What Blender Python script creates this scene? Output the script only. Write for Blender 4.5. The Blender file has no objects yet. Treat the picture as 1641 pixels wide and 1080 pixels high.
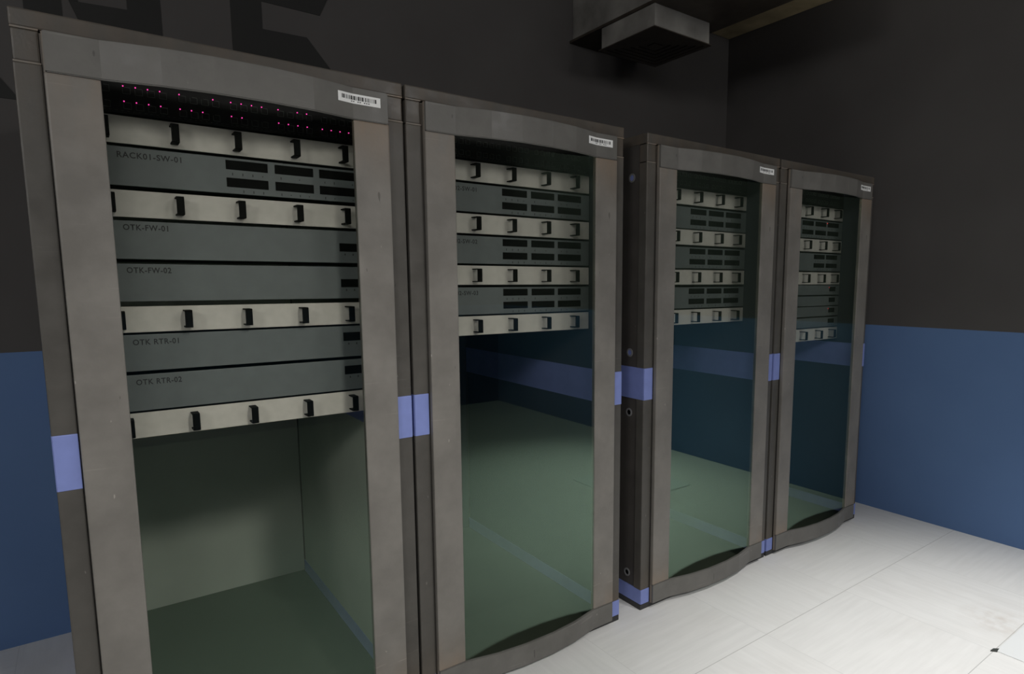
import bpy, bmesh, math, random
from mathutils import Vector, Matrix
random.seed(4)
C = bpy.context.scene.collection
sc = bpy.context.scene

# ------------------------------------------------------------------ calibration
F_PX = 1007.8
CAM = (0.0877, -1.8523, 1.4138)
YAW, PITCH = 0.64898, 0.12444
PPX, PPY = 905.0, 578.0
W, H, D = 0.886, 2.0, 1.235           # rack width, height, depth
RX = [0.0, 0.8935, 1.9032, 2.8029]    # left side of each rack
XW, YB = 3.9616, 1.276                # right wall, back wall
ZBLUE, ZCEIL = 1.151, 3.30
XL, YF = -3.2, -4.6

# ------------------------------------------------------------------ materials
def new_mat(name):
    m = bpy.data.materials.new(name); m.use_nodes = True
    nt = m.node_tree; nt.nodes.clear()
    out = nt.nodes.new('ShaderNodeOutputMaterial')
    b = nt.nodes.new('ShaderNodeBsdfPrincipled')
    nt.links.new(b.outputs[0], out.inputs[0])
    return m, nt, b, out
def N(nt, t, **kw):
    n = nt.nodes.new(t)
    for k, v in kw.items(): setattr(n, k, v)
    return n
def math_(nt, op, a, b=None, clamp=False):
    n = nt.nodes.new('ShaderNodeMath'); n.operation = op; n.use_clamp = clamp
    for i, v in enumerate((a, b)):
        if v is None: continue
        if isinstance(v, (int, float)): n.inputs[i].default_value = v
        else: nt.links.new(v, n.inputs[i])
    return n.outputs[0]
def mixc(nt, fac, a, b):
    n = nt.nodes.new('ShaderNodeMix'); n.data_type = 'RGBA'
    for sock, v in ((n.inputs[0], fac), (n.inputs[6], a), (n.inputs[7], b)):
        if isinstance(v, (int, float)): sock.default_value = v
        elif isinstance(v, tuple): sock.default_value = (*v, 1)
        else: nt.links.new(v, sock)
    return n.outputs[2]
def noise(nt, vec, scale, detail=3, rough=.5):
    n = N(nt, 'ShaderNodeTexNoise'); n.inputs['Scale'].default_value = scale
    n.inputs['Detail'].default_value = detail; n.inputs['Roughness'].default_value = rough
    nt.links.new(vec, n.inputs['Vector']); return n.outputs[0]
def mapping(nt, vec, scale, rot=(0,0,0)):
    n = N(nt, 'ShaderNodeMapping'); n.inputs['Scale'].default_value = scale; n.inputs['Rotation'].default_value = rot
    nt.links.new(vec, n.inputs['Vector']); return n.outputs[0]
def ramp(nt, fac, lo, hi):
    n = N(nt, 'ShaderNodeMapRange'); n.inputs[1].default_value = lo; n.inputs[2].default_value = hi
    nt.links.new(fac, n.inputs[0]); return n.outputs[0]

def plain(name, col, rough=.6, metal=0., var=.12, scale=6., spec=.5):
    m, nt, b, out = new_mat(name)
    geo = N(nt, 'ShaderNodeNewGeometry')
    n = noise(nt, geo.outputs['Position'], scale, 4)
    c = mixc(nt, ramp(nt, n, .3, .7), tuple(x*(1-var) for x in col), tuple(min(1, x*(1+var)) for x in col))
    nt.links.new(c, b.inputs['Base Color'])
    b.inputs['Roughness'].default_value = rough; b.inputs['Metallic'].default_value = metal
    b.inputs['Specular IOR Level'].default_value = spec
    return m
def metal_paint(name, col, rust=0., rough=.45, scratch=.5):
    """worn grey cabinet paint: mottling, fine scratches, rusty tint by the joints"""
    m, nt, b, out = new_mat(name)
    tc = N(nt, 'ShaderNodeTexCoord'); p = tc.outputs['Object']
    mott = ramp(nt, noise(nt, p, 9, 5, .6), .35, .68)
    c = mixc(nt, mott, tuple(x*.88 for x in col), tuple(x*1.12 for x in col))
    s1 = noise(nt, mapping(nt, p, (2, 2, 55), (.2, .55, .1)), 2.2, 2)
    sm = ramp(nt, s1, .665, .70)
    patch = ramp(nt, noise(nt, p, 2.3, 2), .52, .66)
    c = mixc(nt, math_(nt, 'MULTIPLY', math_(nt, 'MULTIPLY', sm, patch), scratch), c, tuple(min(1, x*1.75) for x in col))
    chips = ramp(nt, noise(nt, mapping(nt, p, (60, 60, 30)), 1, 1), .79, .81)
    c = mixc(nt, chips, c, tuple(x*1.7 for x in col))
    chipd = ramp(nt, noise(nt, mapping(nt, p, (47, 53, 19)), 1, 1), .22, .20)
    c = mixc(nt, math_(nt, 'MULTIPLY', chipd, .6), c, tuple(x*.4 for x in col))
    if rust:
        sep = N(nt, 'ShaderNodeSeparateXYZ'); nt.links.new(p, sep.inputs[0])
        z = sep.outputs[2]
        a = ramp(nt, z, 1.60, 1.865); bm_ = ramp(nt, z, .30, .10)
        f = math_(nt, 'POWER', math_(nt, 'MAXIMUM', a, bm_), 2.2)
        nz = ramp(nt, noise(nt, mapping(nt, p, (14, 14, 4)), 1, 3), .25, .75)
        f = math_(nt, 'MULTIPLY', math_(nt, 'MULTIPLY', f, nz), rust)
        c = mixc(nt, f, c, (.30, .17, .07))
    nt.links.new(c, b.inputs['Base Color'])
    nt.links.new(ramp(nt, mott, -1.2, 3.0), b.inputs['Roughness'])
    b.inputs['Roughness'].default_value = rough; b.inputs['Specular IOR Level'].default_value = .22
    bp = N(nt, 'ShaderNodeBump'); bp.inputs['Strength'].default_value = .12; bp.inputs['Distance'].default_value = .002
    nt.links.new(noise(nt, p, 130, 3), bp.inputs['Height']); nt.links.new(bp.outputs[0], b.inputs['Normal'])
    return m

M = {}
M['door'] = metal_paint('worn grey door paint', (.188, .177, .160), rust=.36)
M['rail'] = metal_paint('worn grey rail paint', (.142, .137, .126), scratch=.8)
M['post'] = metal_paint('worn dark grey post paint', (.085, .080, .072), rust=.12)
M['side'] = metal_paint('dark side panel paint', (.070, .064, .059), scratch=.2)
M['plinth'] = plain('black plinth paint', (.03, .03, .03), .6)
M['blue'] = plain('periwinkle blue paint', (.20, .25, .55), .5, var=.06, scale=20)
M['inner'] = plain('grey green inner panel paint', (.40, .45, .39), .6, var=.10, scale=3)
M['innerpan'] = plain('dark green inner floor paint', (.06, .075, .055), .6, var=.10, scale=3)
M['innershade'] = plain('inner panel paint darkened for shade', (.030, .040, .045), .6, var=.10, scale=3)  # dark copy of the inner paint, shade inside the farther racks painted in
M['innerdark'] = plain('inner dark metal', (.05, .055, .05), .6)
M['face_grey'] = plain('slate grey faceplate', (.130, .150, .150), .5, var=.05, scale=30)
M['face_cream'] = plain('cream faceplate', (.57, .555, .505), .55, var=.05, scale=40)
M['black'] = plain('matt black plastic', (.003, .0035, .003), .6, spec=.08)
M['faceblack'] = plain('black patch panel', (.010, .010, .010), .5, spec=.25)
M['ink'] = plain('dark ink', (.02, .022, .022), .6)
M['portframe'] = plain('port frame metal', (.09, .10, .09), .5)
M['labelwhite'] = plain('white label', (.90, .90, .88), .6, var=.02)
M['screw'] = plain('screw ring metal', (.20, .20, .20), .4)
M['galv'] = plain('galvanised duct metal', (.27, .26, .24), .36, metal=.15, var=.35, scale=5)
M['ductdark'] = plain('dark vent metal', (.055, .045, .035), .45, metal=.3, var=.3, scale=12)
M['olive'] = plain('olive cornice paint', (.42, .34, .20), .7, var=.25, scale=5)
M['ceil'] = plain('ceiling paint', (.08, .075, .07), .8, var=.15, scale=2)
M['letter'] = plain('black wall lettering paint', (.016, .016, .015), .8, var=.05)

def emit(name, col, s):
    m, nt, b, out = new_mat(name)
    b.inputs['Base Color'].default_value = (*col, 1)
    b.inputs['Emission Color'].default_value = (*col, 1); b.inputs['Emission Strength'].default_value = s
    return m
M['pink'] = emit('pink indicator light', (1, .06, .42), 1.5)
M['red'] = emit('red indicator light', (1, .05, .05), .6)

def wall_mat():
    m, nt, b, out = new_mat('two tone wall paint')
    geo = N(nt, 'ShaderNodeNewGeometry'); sep = N(nt, 'ShaderNodeSeparateXYZ')
    nt.links.new(geo.outputs['Position'], sep.inputs[0])
    f = math_(nt, 'GREATER_THAN', sep.outputs[2], ZBLUE)
    n = ramp(nt, noise(nt, geo.outputs['Position'], 2.5, 3), .3, .7)
    up = mixc(nt, n, (.074, .069, .067), (.084, .079, .0765))
    dn = mixc(nt, n, (.100, .175, .345), (.110, .190, .365))
    nt.links.new(mixc(nt, f, dn, up), b.inputs['Base Color'])
    b.inputs['Roughness'].default_value = .75; b.inputs['Specular IOR Level'].default_value = .25
    return m
M['wall'] = wall_mat()

def floor_mat(name='pale brushed floor tile', joints=True, base=(.80, .80, .785)):
    m, nt, b, out = new_mat(name)
    geo = N(nt, 'ShaderNodeNewGeometry'); p = geo.outputs['Position']
    sep = N(nt, 'ShaderNodeSeparateXYZ'); nt.links.new(p, sep.inputs[0])
    u = math_(nt, 'DIVIDE', math_(nt, 'SUBTRACT', sep.outputs[0], 2.78-6.0), .6)
    v = math_(nt, 'DIVIDE', math_(nt, 'SUBTRACT', sep.outputs[1], -.444-6.0), .6)
    fu, fv = math_(nt, 'FRACT', u), math_(nt, 'FRACT', v)
    iu, iv = math_(nt, 'FLOOR', u), math_(nt, 'FLOOR', v)
    par = math_(nt, 'GREATER_THAN', math_(nt, 'MODULO', math_(nt, 'ADD', iu, iv), 2.0), .5)
    offs = N(nt, 'ShaderNodeCombineXYZ')
    nt.links.new(math_(nt, 'MULTIPLY', iu, 3.7), offs.inputs[0]); nt.links.new(math_(nt, 'MULTIPLY', iv, 5.3), offs.inputs[1])
    add = N(nt, 'ShaderNodeVectorMath', operation='ADD'); nt.links.new(p, add.inputs[0]); nt.links.new(offs.outputs[0], add.inputs[1])
    q = add.outputs[0]
    a = noise(nt, mapping(nt, q, (3, 38, 1)), 1, 5, .6)
    c = noise(nt, mapping(nt, q, (38, 3, 1)), 1, 5, .6)
    mx = N(nt, 'ShaderNodeMix'); mx.data_type = 'FLOAT'
    nt.links.new(par, mx.inputs[0]); nt.links.new(a, mx.inputs[2]); nt.links.new(c, mx.inputs[3])
    st = ramp(nt, mx.outputs[0], .3, .72)
    col = mixc(nt, st, tuple(x*.945 for x in base), tuple(min(1, x*1.04) for x in base))
    blot = ramp(nt, noise(nt, q, 2.6, 4, .6), .5, .8)
    col = mixc(nt, math_(nt, 'MULTIPLY', blot, .35), col, (.66, .645, .615))
    if joints:
        def line(fr, w):
            return math_(nt, 'GREATER_THAN', math_(nt, 'ABSOLUTE', math_(nt, 'SUBTRACT', fr, .5)), .5-w)
        col = mixc(nt, math_(nt, 'MULTIPLY', line(fu, .0028), .25), col, (.45, .45, .44))
        col = mixc(nt, math_(nt, 'MULTIPLY', line(fv, .0026), .6), col, (.33, .33, .32))
        # brown stain
        d = N(nt, 'ShaderNodeVectorMath', operation='DISTANCE'); nt.links.new(p, d.inputs[0]); d.inputs[1].default_value = (3.04, -.97, 0)
        sm = math_(nt, 'MULTIPLY', ramp(nt, d.outputs[1], .16, .02), ramp(nt, noise(nt, p, 16, 4), .4, .7))
        col = mixc(nt, math_(nt, 'MULTIPLY', sm, .5), col, (.50, .43, .36))
    nt.links.new(col, b.inputs['Base Color'])
    b.inputs['Roughness'].default_value = .55; b.inputs['Specular IOR Level'].default_value = .3
    return m
M['floor'] = floor_mat()
M['panel'] = plain('smooth white access tile', (.80, .82, .82), .45, var=.02)

def glass_mat():
    m = bpy.data.materials.new('green tinted door glass'); m.use_nodes = True
    nt = m.node_tree; nt.nodes.clear()
    out = N(nt, 'ShaderNodeOutputMaterial')
    tr = N(nt, 'ShaderNodeBsdfTransparent'); tr.inputs[0].default_value = (.94, .94, .925, 1)
    gl = N(nt, 'ShaderNodeBsdfGlossy'); gl.inputs['Color'].default_value = (.62, .90, .70, 1); gl.inputs['Roughness'].default_value = .015
    geo = N(nt, 'ShaderNodeNewGeometry')
    dt = N(nt, 'ShaderNodeVectorMath', operation='DOT_PRODUCT'); nt.links.new(geo.outputs['Incoming'], dt.inputs[0]); nt.links.new(geo.outputs['Normal'], dt.inputs[1])
    sch = ramp(nt, math_(nt, 'ABSOLUTE', dt.outputs['Value']), .92, .66)     # coated glass: weak mirror head on, stronger at a slant
    f = math_(nt, 'ADD', math_(nt, 'MULTIPLY', sch, .10), .020, clamp=True)
    mx = N(nt, 'ShaderNodeMixShader')
    nt.links.new(f, mx.inputs[0]); nt.links.new(tr.outputs[0], mx.inputs[1]); nt.links.new(gl.outputs[0], mx.inputs[2])
    nt.links.new(mx.outputs[0], out.inputs[0])
    return m
M['glass'] = glass_mat()

# ------------------------------------------------------------------ mesh helpers
def box(bm, x0, x1, y0, y1, z0, z1, bev=0., mi=0):
    r = bmesh.ops.create_cube(bm, size=1.0)
    vs = r['verts']
    for v in vs:
        v.co = Vector(((x0+x1)/2+v.co.x*(x1-x0), (y0+y1)/2+v.co.y*(y1-y0), (z0+z1)/2+v.co.z*(z1-z0)))
    fs = list({f for v in vs for f in v.link_faces})
    for f in fs: f.material_index = mi
    if bev > 0:
        es = list({e for v in vs for e in v.link_edges})
        rb = bmesh.ops.bevel(bm, geom=es, offset=bev, segments=2, profile=.6, affect='EDGES')
        for f in rb['faces']: f.material_index = mi
def prism(bm, pts, axis, a, b, mi=0):
    """extrude a polygon (list of 2D points) along an axis between a and b"""
    def P(p, t):
        if axis == 'z': return (p[0], p[1], t)
        if axis == 'y': return (p[0], t, p[1])
        return (t, p[0], p[1])
    va = [bm.verts.new(P(p, a)) for p in pts]; vb = [bm.verts.new(P(p, b)) for p in pts]
    fs = [bm.faces.new(va), bm.faces.new(vb[::-1])]
    n = len(pts)
    for i in range(n): fs.append(bm.faces.new((va[i], vb[i], vb[(i+1) % n], va[(i+1) % n])))
    for f in fs: f.material_index = mi
    bmesh.ops.recalc_face_normals(bm, faces=fs)
    return fs
def ring(bm, c, axis, r0, r1, t0, t1, n=20, mi=0):
    def P(r, a, t):
        u, v = r*math.cos(a), r*math.sin(a)
        if axis == 'x': return (c[0]+t, c[1]+u, c[2]+v)
        if axis == 'y': return (c[0]+u, c[1]+t, c[2]+v)
        return (c[0]+u, c[1]+v, c[2]+t)
    V = [[bm.verts.new(P(r, 2*math.pi*i/n, t)) for i in range(n)] for r, t in ((r0, t0), (r1, t0), (r1, t1), (r0, t1))]
    fs = []
    for k in range(4):
        A, B = V[k], V[(k+1) % 4]
        for i in range(n): fs.append(bm.faces.new((A[i], A[(i+1) % n], B[(i+1) % n], B[i])))
    for f in fs: f.material_index = mi
    bmesh.ops.recalc_face_normals(bm, faces=fs)
def disc(bm, c, axis, r, t, n=20, mi=0):
    def P(a):
        u, v = r*math.cos(a), r*math.sin(a)
        if axis == 'x': return (c[0]+t, c[1]+u, c[2]+v)
        if axis == 'y': return (c[0]+u, c[1]+t, c[2]+v)
        return (c[0]+u, c[1]+v, c[2]+t)
    f = bm.faces.new([bm.verts.new(P(2*math.pi*i/n)) for i in range(n)]); f.material_index = mi
def obj(name, bm, mats, parent=None, label=None):
    me = bpy.data.meshes.new(name); bm.to_mesh(me); bm.free()
    if not isinstance(mats, (list, tuple)): mats = [mats]
    for m in mats: me.materials.append(m)
    o = bpy.data.objects.new(name, me); C.objects.link(o)
    if parent: o.parent = parent
    if label: o['label'] = label
    return o
def B(): return bmesh.new()
def quick(name, dims, m, parent=None, bev=0., label=None):
    bm = B(); box(bm, *dims, bev=bev); return obj(name, bm, m, parent, label)
def thing(name, label, cat, loc=(0, 0, 0), group=None):
    o = bpy.data.objects.new(name, None); C.objects.link(o); o.location = loc
    o.empty_display_size = .1
    o['label'] = label; o['category'] = cat
    if group: o['group'] = group
    return o
def struct(name, bm, m, label=None, parent=None):
    o = obj(name, bm, m, parent, label)
    if not parent: o['kind'] = 'structure'
    return o
def dup(root, name, loc, label, group=None):
    r = root.copy(); C.objects.link(r); r.location = loc; r['label'] = label
    if group: r['group'] = group
    for ch in list(root.children):
        c = ch.copy(); C.objects.link(c); c.parent = r
        for g in list(ch.children):
            k = g.copy(); C.objects.link(k); k.parent = c
    return r
def text_bm(s, size, x, y, z, mi=0, bold=.0, width=None):
    """lettering in the XZ plane facing -y, lower left corner at x, z"""
    cu = bpy.data.curves.new('t', 'FONT'); cu.body = s; cu.size = size; cu.offset = bold
    cu.resolution_u = 3; cu.space_character = 1.12
    o = bpy.data.objects.new('t', cu); C.objects.link(o)
    bpy.context.view_layer.update()
    dg = bpy.context.evaluated_depsgraph_get()
    me = bpy.data.meshes.new_from_object(o.evaluated_get(dg))
    bpy.data.objects.remove(o); bpy.data.curves.remove(cu)
    bm = B(); bm.from_mesh(me); bpy.data.meshes.remove(me)
    xs = [v.co.x for v in bm.verts]; k = 1.0
    if width: k = width/(max(xs)-min(xs))
    x0 = min(xs)
    for v in bm.verts: v.co = Vector((x+(v.co.x-x0)*k, y, z+v.co.y))
    return bm

# ------------------------------------------------------------------ room
bm = B(); box(bm, XL, XW, YF, YB, -.1, 0); struct('floor', bm, M['floor'], 'pale grey brushed floor tiles')
bm = B(); box(bm, XL-.1, XW+.1, YB, YB+.1, -.1, ZCEIL+.1); wb = struct('wall_back', bm, M['wall'], 'dark grey wall over a blue dado behind the racks')
bm = B(); box(bm, XW, XW+.1, YF-.1, YB, -.1, ZCEIL+.1); struct('wall_right', bm, M['wall'], 'dark grey wall over a blue dado right of the racks')
bm = B(); box(bm, XL-.1, XL, YF-.1, YB, -.1, ZCEIL+.1); struct('wall_left', bm, M['wall'])
bm = B(); box(bm, XL, XW, YF-.1, YF, -.1, ZCEIL+.1); struct('wall_front', bm, M['wall'])
bm = B(); box(bm, XL, XW, YF, YB, ZCEIL, ZCEIL+.1); struct('ceiling', bm, M['ceil'])
bm = B(); box(bm, 3.64, XW-.0005, YF+.001, YB-.0005, 3.165, ZCEIL-.0005, .006); struct('trim_1', bm, M['olive'], 'olive brown cornice along the top of the right wall')

# huge painted letters on the back wall
def letter(polys, label):
    bm = B()
    for pts in polys: prism(bm, pts, 'y', YB-.003, YB+.0005)
    return obj('painted_letter', bm, M['letter'], wb, label)
letter([[(-1.1, 2.072), (-.056, 2.076), (-.054, 2.084), (-.104, 2.154), (-.31, 2.45), (-.75, 2.45), (-1.1, 2.2)]], 'black painted letter cut off at the left')
letter([[(-.013, 2.15), (.098, 2.15), (.098, 3.1), (-.013, 3.1)],
        [(.12, 2.465), (.149, 2.465), (.303, 2.474), (.303, 3.1), (.412, 3.1), (.418, 2.15), (.24, 2.15)],
        [(.0985, 2.52), (.12, 2.465), (.1492, 2.466), (.1492, 2.9), (.0985, 2.9)]], 'black painted letter')
letter([[(.672, 2.39), (.795, 2.392), (.795, 3.1), (.672, 3.1)],
        [(.795, 2.392), (.96, 2.395), (1.02, 2.34), (1.135, 2.34), (.982, 2.521), (.795, 2.516)],
        [(.795, 2.63), (1.044, 2.63), (1.085, 2.715), (.795, 2.745)],
        [(.795, 2.97), (1.0, 2.97), (1.06, 3.1), (.795, 3.1)]], 'black painted letter E with slanted arm ends')

# ------------------------------------------------------------------ server racks
def bow(z0, z1, off, t):
    prof = [(.055, -.020), (.155, -.021), (.270, -.047), (.380, -.059), (.505, -.059), (.615, -.047), (.728, -.021), (.830, -.020)]
    pts = [(x, y-off) for x, y in prof] + [(x, y-off+t) for x, y in prof[::-1]]
    return pts
def make_rack(label):
    return thing('server_rack', label, 'server rack', (RX[0], 0, 0), 'row of server racks with glass doors')
def build_rack_parts(t):
    w = W-.001
    # plinth and floor pan
    bm = B(); box(bm, 0, w, 0, D, 0, .024, .002); box(bm, .05, w-.05, .03, D-.02, .024, .030)
    obj('plinth', bm, [M['plinth']], t)
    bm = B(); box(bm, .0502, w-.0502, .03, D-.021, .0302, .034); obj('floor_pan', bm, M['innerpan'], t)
    # top cover with front header
    bm = B(); box(bm, 0, w, 0, D, 1.9605, 2.0, .004)
    obj('top_cover', bm, M['post'], t)
    # posts
    for s in (0, 1):
        x0 = 0 if s == 0 else w-.05
        bm = B()
        box(bm, x0, x0+.05, 0.0, .045, .024, 1.888, .004)
        box(bm, x0+.0015, x0+.0485, 0.002, .045, 1.890, 1.9585, .004)
        jx = x0+.049 if s == 0 else x0-.029
        box(bm, jx, jx+.030, .005, .020, .030, 1.955)
        obj('corner_post', bm, M['post'], t)
        bm = B(); box(bm, x0, x0+.05, D-.045, D, .024, 1.9605, .004); obj('corner_post', bm, M['post'], t)
        # raised cap lines
        for zb in (1.9575, 1.8865):
            bm = B(); box(bm, x0+.001, x0+.049, -.0012, .006, zb, zb+.004, .001); obj('cap_bead', bm, M['door'], t)
    for s in (0, 1):
        x0 = .004 if s == 0 else w-.05
        bm = B(); box(bm, x0, x0+.046, .045, D-.045, .024, 1.9605)
        # outer skin dark, inner skin lighter
        bm.faces.ensure_lookup_table()
        for f in bm.faces:
            c = f.calc_center_median()
            inner = (c.x > x0+.04) if s == 0 else (c.x < x0+.005)
            if abs(f.normal.x) > .9 and inner: f.material_index = 1
        sp = obj('side_panel', bm, [M['side'], M['inner']], t)
        for z in (1.836, 1.118, .861, .142):
            if s == 1: break
            bm = B(); ring(bm, (0, .089, z), 'x', .0115, .018, .001, .0042, mi=0)
            disc(bm, (0, .089, z), 'x', .0115, .0035, mi=1)
            obj('screw_cap', bm, [M['screw'], M['blue'] if z > 1 else M['black']], sp)
    bm = B(); box(bm, .0501, w-.0501, D-.020, D-.002, .030, 1.9600); obj('back_panel', bm, M['inner'], t)
    # blue bands wrapping post and side
    for s in (0, 1):
        for z0, z1 in ((.925, 1.059), (.026, .091)):
            x0 = 0 if s == 0 else w-.05
            bm = B(); box(bm, x0+.001, x0+.0495, -.0025, .004, z0, z1, .002)
            if s == 0: box(bm, x0-.0002, x0+.004, .001, D-.001, z0, z1, .0008)
            else: box(bm, x0+.046, x0+.0503, .001, D-.001, z0, z1, .0008)
            if s == 0: box(bm, x0+.0495, x0+.0515, .02, D-.03, z0, z1)
            else: box(bm, x0-.0015, x0+.0005, .02, D-.03, z0, z1)
            obj('blue_band', bm, M['blue'], t)
    # door
    bm = B()
    box(bm, .0520, .153, -.021, -.004, .1065, 1.8695, .0045)
    box(bm, .729, .833, -.021, -.004, .1065, 1.8695, .0045)
    for a, b in ((.0525, .153), (.729, .8325)): box(bm, a, b, -.0115, -.004, .023, 1.956)
    door = obj('door', bm, M['door'], t)
    for z0, z1 in ((1.870, 1.957), (.022, .106)):
        bm = B(); prism(bm, bow(z0, z1, .0015, .010), 'z', z0, z1)
        bmesh.ops.bevel(bm, geom=[e for e in bm.edges if abs(e.verts[0].co.z-e.verts[1].co.z) < 1e-5 and min(e.verts[0].co.y, e.verts[1].co.y) < -.01],
                        offset=.0022, segments=2, affect='EDGES')
        obj('door_rail', bm, M['rail'], door)
    bm = B(); box(bm, .1535, .7285, -.0185, -.0145, .034, 1.952); g = obj('glass_pane', bm, M['glass'], door, 'green tinted glass pane')
    # barcode label on the top rail (follows the bow)
    bm = B()
    def yb_(x):
        pr = [(.615, -.047), (.728, -.021), (.830, -.020)]
        for (xa, ya), (xb, yb) in zip(pr, pr[1:]):
            if x <= xb: return ya+(yb-ya)*(x-xa)/(xb-xa)
        return pr[-1][1]
    def strip(x0, x1, z0, z1, lift, mi):
        xs = [x0]+[.728]*(x0 < .728 < x1)+[x1]
        for a, b in zip(xs, xs[1:]):
            vs = [bm.verts.new((x, yb_(x)-.0016-lift, z)) for x, z in ((a, z0), (b, z0), (b, z1), (a, z1))]
            f = bm.faces.new(vs); f.material_index = mi
    strip(.684, .808, 1.912, 1.9385, .0006, 0)
    rnd = random.Random(7); x = .695
    while x < .795:
        wd = rnd.choice((.0012, .0018, .0030, .0042))
        strip(x, x+wd, 1.9215, 1.9325, .0009, 1)
        x += wd+rnd.choice((.0012, .0016, .003))
    for k in range(9):
        x = .722+k*.0062
        if k not in (2, 5): strip(x, x+.004, 1.9163, 1.9188, .0009, 1)
    obj('barcode_label', bm, [M['labelwhite'], M['ink']], door, 'white barcode sticker')

racks = [make_rack('tall grey server rack nearest the camera, holding RACK01-SW-01 and the OTK units')]
build_rack_parts(racks[0])
rl = ['tall grey server rack nearest the camera, holding RACK01-SW-01 and the OTK units',
      'tall grey server rack with three switches, left of the dark gap between the pairs',
      'tall grey server rack with dark left side showing, right of the gap between the pairs',
      'tall grey server rack farthest away, next to the right wall']
for i in (1, 2, 3):
    racks.append(dup(racks[0], 'server_rack', (RX[i], 0, 0), rl[i]))
# the other three racks get the inner paint with shade put into its colour
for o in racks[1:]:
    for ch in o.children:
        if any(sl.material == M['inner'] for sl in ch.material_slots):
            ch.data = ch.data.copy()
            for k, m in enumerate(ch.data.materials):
                if m == M['inner']: ch.data.materials[k] = M['innershade']

# ------------------------------------------------------------------ rack equipment
YE = .145
XE0, XE1 = .054, .832
EQ_D = .40
def body(t, z0, z1, mf, deep=EQ_D):
    bm = B(); box(bm, XE0, XE1, YE, YE+.006, z0, z1, .0012)
    fp = obj('faceplate', bm, mf, t)
    bm = B(); box(bm, XE0+.012, XE1-.012, YE+.0062, YE+deep, z0+.002, z1-.002); obj('chassis', bm, M['innerdark'], t)
    return fp
RINGX = (.1565, .3055, .453, .606, .744)
def make_cable_manager():
    t = thing('cable_manager', '', 'cable manager', (0, 0, 0))
    body(t, 0, .068, M['face_cream'], .05)
    for x in RINGX:
        bm = B()
        box(bm, x-.009, x+.009, YE-.042, YE-.036, .010, .057, .002)
        box(bm, x-.009, x+.009, YE-.038, YE, .010, .0135, .0006)
        box(bm, x-.009, x+.009, YE-.038, YE, .0535, .057, .0006)
        obj('cable_ring', bm, M['black'], t)
    return t
def port_block(t, x0, x1, z0, z1):
    bm = B()
    box(bm, x0, x1, YE-.0020, YE+.004, z0, z1, .0012)
    obj('port_block', bm, M['black'], t)
COLS = ((.4245, .532), (.5510, .658), (.6755, .789))
def make_switch(h, cols=COLS):
    t = thing('network_switch', '', 'network switch', (0, 0, 0))
    body(t, 0, h, M['face_grey'])
    top = h
    for a, b in cols:
        port_block(t, a, b, top-.0315, top-.0065)
        port_block(t, a, b, top-.0790, top-.0540)
    bm = B(); rnd = random.Random(3)
    for a, b in cols:
        for zc in (top-.0435, top-.0895):
            for k in range(4):
                xx = a+.016+(b-a-.03)*k/3
                if rnd.random() < .85:
                    hh = rnd.choice((.0016, .0025, .0035))
                    box(bm, xx-.0012, xx+.0012, YE-.0006, YE+.001, zc-hh, zc+hh)
    obj('port_markings', bm, M['ink'], t)
    return t
def make_appliance(h, name, cat, blk):
    t = thing(name, '', cat, (0, 0, 0))
    body(t, 0, h, M['face_grey'])
    port_block(t, .7265, .789, h-blk[0], h-blk[1])
    bm = B()
    for xx in (.743, .768): box(bm, xx-.0016, xx+.0016, YE-.0006, YE+.001, h-blk[0]-.012, h-blk[0]-.006)
    obj('port_markings', bm, M['ink'], t)
    return t
def make_patch_panel():
    t = thing('patch_panel', '', 'patch panel', (0, 0, 0))
    body(t, 0, .118, M['faceblack'], .10)
    bm = B(); x = .07
    while x < .815:
        box(bm, x, x+.0055, YE-.0006, YE+.001, .0060, .0068); x += .0125
    obj('slot_row', bm, M['portframe'], t)
    for gidx in range(6):
        for k in range(4):
            for r_ in range(2):
                cx = .0875+gidx*.122+k*.0262; cz = .0575-.0370*r_
                bm = B(); hw, hh, tt = .0085, .0090, .0010
                y0, y1 = YE-.0012, YE+.001
                box(bm, cx-hw, cx-hw+tt, y0, y1, cz-hh, cz+hh*.6); box(bm, cx+hw-tt, cx+hw, y0, y1, cz-hh, cz+hh*.6)
                box(bm, cx-hw, cx+hw, y0, y1, cz-hh, cz-hh+tt); box(bm, cx-hw*.4, cx+hw, y0, y1, cz+hh*.7, cz+hh*.7+tt)
                obj('port', bm, M['portframe'], t)
    return t
P_pp = make_patch_panel(); P_cm = make_cable_manager()
def place(proto, used, i, z, label, group, dy=0.):
    o = proto if not used else None
    loc = (RX[i], 0, z)
    if used: o = dup(proto, proto.name, loc, label, group)
    else: o.location = loc; o['label'] = label; o['group'] = group
    return o
rackname = ['the nearest rack', 'the second rack from the left', 'the third rack from the left', 'the farthest rack']
# patch panels
for i in range(4):
    o = place(P_pp, i > 0, i, 1.838, ['black patch panel with rows of pink lit ports, top of the nearest rack',
        'black unlit patch panel at the top of the second rack from the left',
        'black unlit patch panel at the top of the third rack from the left',
        'black unlit patch panel at the top of the farthest rack'][i], 'patch panels topping the racks')
    if i == 0: pp0 = o
# pink lights only on the first
rnd = random.Random(11)
for gidx in range(6):
    for k in range(4):
        for r_ in range(2):
            if gidx == 0 or (gidx == 5 and r_ == 0) or rnd.random() < .14: continue
            cx = .0875+gidx*.122+k*.0262-.0068; cz = .0575-.0370*r_+.0090
            bm = B(); box(bm, cx-.0012, cx+.0012, YE-.0028, YE+.001, cz-.0012, cz+.0012)
            o = obj('status_light', bm, M['pink'], pp0)
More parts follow.
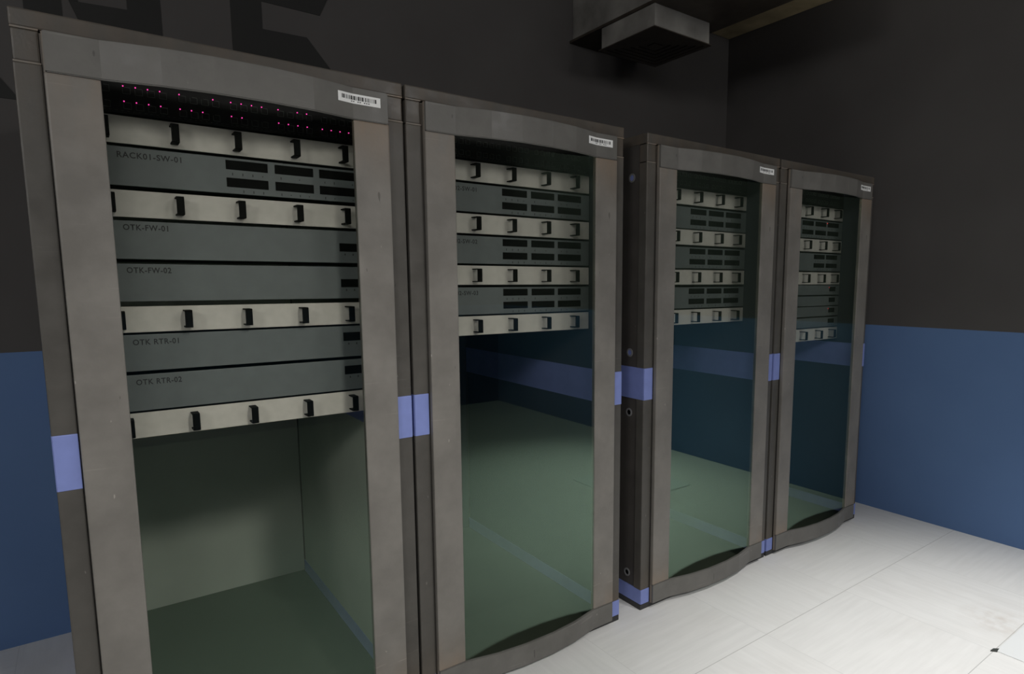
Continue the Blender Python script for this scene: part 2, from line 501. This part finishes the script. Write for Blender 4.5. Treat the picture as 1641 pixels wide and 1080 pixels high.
# cable managers
cm = [(0, 1.764, 'below the pink lit patch panel'), (0, 1.580, 'between RACK01-SW-01 and OTK-FW-01'), (0, 1.282, 'between OTK-FW-02 and OTK RTR-01'), (0, 0.999, 'lowest in the nearest rack, under OTK RTR-02'),
      (1, 1.764, 'topmost in the second rack'), (1, 1.584, 'second from the top in the second rack'), (1, 1.404, 'third from the top in the second rack'), (1, 1.224, 'lowest in the second rack'),
      (2, 1.764, 'topmost in the third rack'), (2, 1.584, 'second from the top in the third rack'), (2, 1.402, 'third from the top in the third rack'), (2, 1.218, 'lowest in the third rack'),
      (3, 1.763, 'topmost in the farthest rack'), (3, 1.582, 'second from the top in the farthest rack'), (3, 1.400, 'third from the top in the farthest rack'), (3, 1.083, 'lowest in the farthest rack')]
for n, (i, z, s) in enumerate(cm):
    place(P_cm, n > 0, i, z, 'cream cable manager with black rings, '+s, 'cream cable managers in the racks')
# switches
def lettering(t, s, h, x=.178, size=.0205, width=None):
    bm = text_bm(s, size, x, YE-.0007, h, bold=.0004, width=width)
    obj('lettering', bm, M['ink'], t)
P_sw = make_switch(.097)
sw = [(0, 1.659, 'RACK01-SW-01', 'grey switch lettered RACK01-SW-01 in the nearest rack'),
      (1, 1.659, 'RACK02-SW-01', 'grey switch with six port blocks, topmost in the second rack'),
      (1, 1.479, 'RACK02-SW-02', 'grey switch with six port blocks, middle one in the second rack'),
      (1, 1.298, 'RACK02-SW-03', 'grey switch with six port blocks, lowest one in the second rack'),
      (2, 1.657, '', 'grey switch with six port blocks, topmost in the third rack'),
      (2, 1.477, '', 'grey switch with six port blocks, middle one in the third rack'),
      (2, 1.293, '', 'grey switch with six port blocks, lowest one in the third rack'),
      (3, 1.657, '', 'grey switch with six port blocks in the farthest rack')]
made = []
for n, (i, z, tx, lab) in enumerate(sw):
    made.append(place(P_sw, n > 0, i, z, lab, 'grey network switches in the racks'))
for o, (i, z, tx, lab) in zip(made, sw):
    if tx: lettering(o, tx, .070, width=.141)
P4 = make_switch(.097, COLS[1:]); place(P4, False, 3, 1.476, 'grey switch with only four port blocks, under the second cable manager of the farthest rack', 'grey network switches in the racks')
# firewalls and routers
P_a = make_appliance(.098, 'firewall_appliance', 'firewall', (.063, .038))
f1 = place(P_a, False, 0, 1.473, 'grey firewall unit lettered OTK-FW-01 in the nearest rack', 'firewall units in the nearest rack')
f2 = place(P_a, True, 0, 1.363, 'grey firewall unit lettered OTK-FW-02 in the nearest rack', 'firewall units in the nearest rack')
P_b = make_appliance(.097, 'network_router', 'router', (.047, .020))
r1 = place(P_b, False, 0, 1.179, 'grey router lettered OTK RTR-01 in the nearest rack', 'routers in the nearest rack')
r2 = place(P_b, True, 0, 1.0725, 'grey router lettered OTK RTR-02 in the nearest rack', 'routers in the nearest rack')
lettering(f1, 'OTK-FW-01', .0745, width=.099); lettering(f2, 'OTK-FW-02', .0745, width=.099)
lettering(r1, 'OTK RTR-01', .0700, width=.104); lettering(r2, 'OTK RTR-02', .0700, width=.104)
# thin servers in the far rack
P_s = make_appliance(.055, 'rack_server', 'rack server', (.036, .010))
for n, z in enumerate((1.341, 1.279, 1.219, 1.157)):
    o = place(P_s, n > 0, 3, z, 'slim grey server in the farthest rack, '+['topmost', 'second', 'third', 'lowest'][n]+' of the four stacked', 'slim servers in the farthest rack')
for i, o in enumerate([o for o in C.objects if o.name.startswith('rack_server')]):
    bm = B(); box(bm, .312, .322, YE-.0006, YE+.001, .033, .042); obj('label_mark', bm, M['ink'], o)
    if i in (0, 2):
        bm = B(); box(bm, .722, .7255, YE-.0025, YE+.001, .040, .0435); obj('status_light', bm, M['red'], o)
bm = B(); box(bm, .6685, .6725, YE-.0025, YE+.001, .084, .088); obj('status_light', bm, M['red'], made[-1])

# ------------------------------------------------------------------ ceiling duct, vent
t = thing('air_duct', 'dark metal air duct under the ceiling above the vent box', 'duct', (0, 0, 0))
bm = B(); box(bm, 2.52, 3.02, -.35, YB-.001, 2.835, 3.16, .004); obj('duct_body', bm, M['galv'], t)
bm = B(); box(bm, 2.495, 3.045, -.36, YB-.002, 2.822, 2.836, .002); obj('flange', bm, M['ductdark'], t)
bm = B(); box(bm, 2.60, 2.63, -.25, YB-.1, 3.16, ZCEIL-.0005); box(bm, 2.90, 2.93, -.25, YB-.1, 3.16, ZCEIL-.0005); obj('hanger', bm, M['ductdark'], t)
v = thing('ceiling_vent', 'square metal air vent box with nested grille below the duct', 'vent', (0, 0, 0))
x0, x1, y0, y1, z0, z1 = 2.505, 2.925, .575, .99, 2.705, 2.8215
bm = B()
for a in ((x0, x1, y0, y0+.012), (x0, x1, y1-.012, y1), (x0, x0+.012, y0+.012, y1-.012), (x1-.012, x1, y0+.012, y1-.012)):
    box(bm, a[0], a[1], a[2], a[3], z0+.004, z1)
obj('vent_box', bm, M['galv'], v)
bm = B()
for k, ins in enumerate((-.012, .022, .054, .086, .118, .150)):
    a0, a1, b0, b1 = x0+ins, x1-ins, y0+ins, y1-ins; wd = .026 if k else .030
    zz = z0+.003*k
    for q in ((a0, a1, b0, b0+wd), (a0, a1, b1-wd, b1), (a0, a0+wd, b0+wd, b1-wd), (a1-wd, a1, b0+wd, b1-wd)):
        box(bm, q[0], q[1], q[2], q[3], zz-.002, zz+.003)
box(bm, x0+.182, x1-.182, y0+.18, y1-.18, z0+.010, z0+.016)
obj('grille', bm, M['ductdark'], v)
bm = B(); box(bm, x0+.012, x1-.012, y0+.012, y1-.012, z0+.05, z0+.055); obj('damper', bm, M['black'], v)

# ------------------------------------------------------------------ access tile
t = thing('floor_access_tile', 'white access tile with slots set in the floor at the bottom right', 'floor tile', (2.785, -1.05, 0))
bm = B(); box(bm, 0, .59, -.59, 0, 0, .004, .0015); obj('tile_plate', bm, M['panel'], t)
bm = B()
for k in range(16): box(bm, .19+k*.013, .195+k*.013, -.080, -.045, .0040, .0043)
for k in range(12): box(bm, .19+k*.017, .200+k*.017, -.100, -.092, .0040, .0043)
obj('slots', bm, M['screw'], t)
bm = B(); prism(bm, [(-.018, .012), (.004, .010), (.020, -.004), (-.004, -.006)], 'z', .0001, .006); obj('corner_notch', bm, M['innerdark'], t)

# ------------------------------------------------------------------ lights
def light(kind, loc, energy, col=(1, 1, 1), target=None, **kw):
    l = bpy.data.lights.new('light_data', kind); l.energy = energy; l.color = col
    for k, val in kw.items(): setattr(l, k, val)
    o = bpy.data.objects.new('unseen_light', l); C.objects.link(o); o.location = loc  # unseen light, no fitting modelled
    if target is not None:
        o.rotation_euler = (Vector(target)-Vector(loc)).to_track_quat('-Z', 'Y').to_euler()
    return o
light('SPOT', (2.45, -1.8, 3.2), 410, (1, .985, .96), (2.6, -1.4, 0), spot_size=math.radians(60), spot_blend=1.0, shadow_soft_size=.18)
light('SPOT', (.9, -3.2, 3.0), 240, (1, .98, .94), (.5, 0, -.25), spot_size=math.radians(58), spot_blend=1.0, shadow_soft_size=.2)
light('AREA', (-.9, -3.7, 3.15), 32, (1, .985, .965), (1.3, 0, .7), shape='RECTANGLE', size=1.4, size_y=.7)  # fill added out of view to brighten the rack fronts
light('AREA', (-2.8, -3.3, 2.7), 38, (1, .985, .965), (3.9, -.4, 1.4), shape='RECTANGLE', size=1.0, size_y=.6)  # fill added out of view to brighten the right wall
light('AREA', (2.7, -4.0, 3.2), 34, (1, .985, .965), (3.0, 0, 1.6), shape='RECTANGLE', size=1.2, size_y=.6)  # weak fill added out of view for the right racks and upper wall

# ------------------------------------------------------------------ camera, view
cd = bpy.data.cameras.new('camera'); cam = bpy.data.objects.new('camera', cd); C.objects.link(cam)
cam.location = CAM; cam.rotation_euler = (math.pi/2-PITCH, 0, -YAW)
cd.sensor_width = 36; cd.sensor_fit = 'HORIZONTAL'; cd.lens = F_PX/1641*36
cd.shift_x = (820.5-PPX)/1641; cd.shift_y = (PPY-540)/1641
cd.clip_start = .02
sc.camera = cam
w_ = bpy.data.worlds.new('world'); sc.world = w_; w_.use_nodes = True
w_.node_tree.nodes['Background'].inputs[0].default_value = (0, 0, 0, 1)
sc.view_settings.view_transform = 'Standard'; sc.view_settings.look = 'None'
sc.view_settings.exposure = 0; sc.view_settings.gamma = 1; sc.view_settings.use_curve_mapping = False
sc.cycles.max_bounces = 8; sc.cycles.transparent_max_bounces = 16; sc.cycles.use_denoising = True
sc.cycles.sample_clamp_indirect = 4
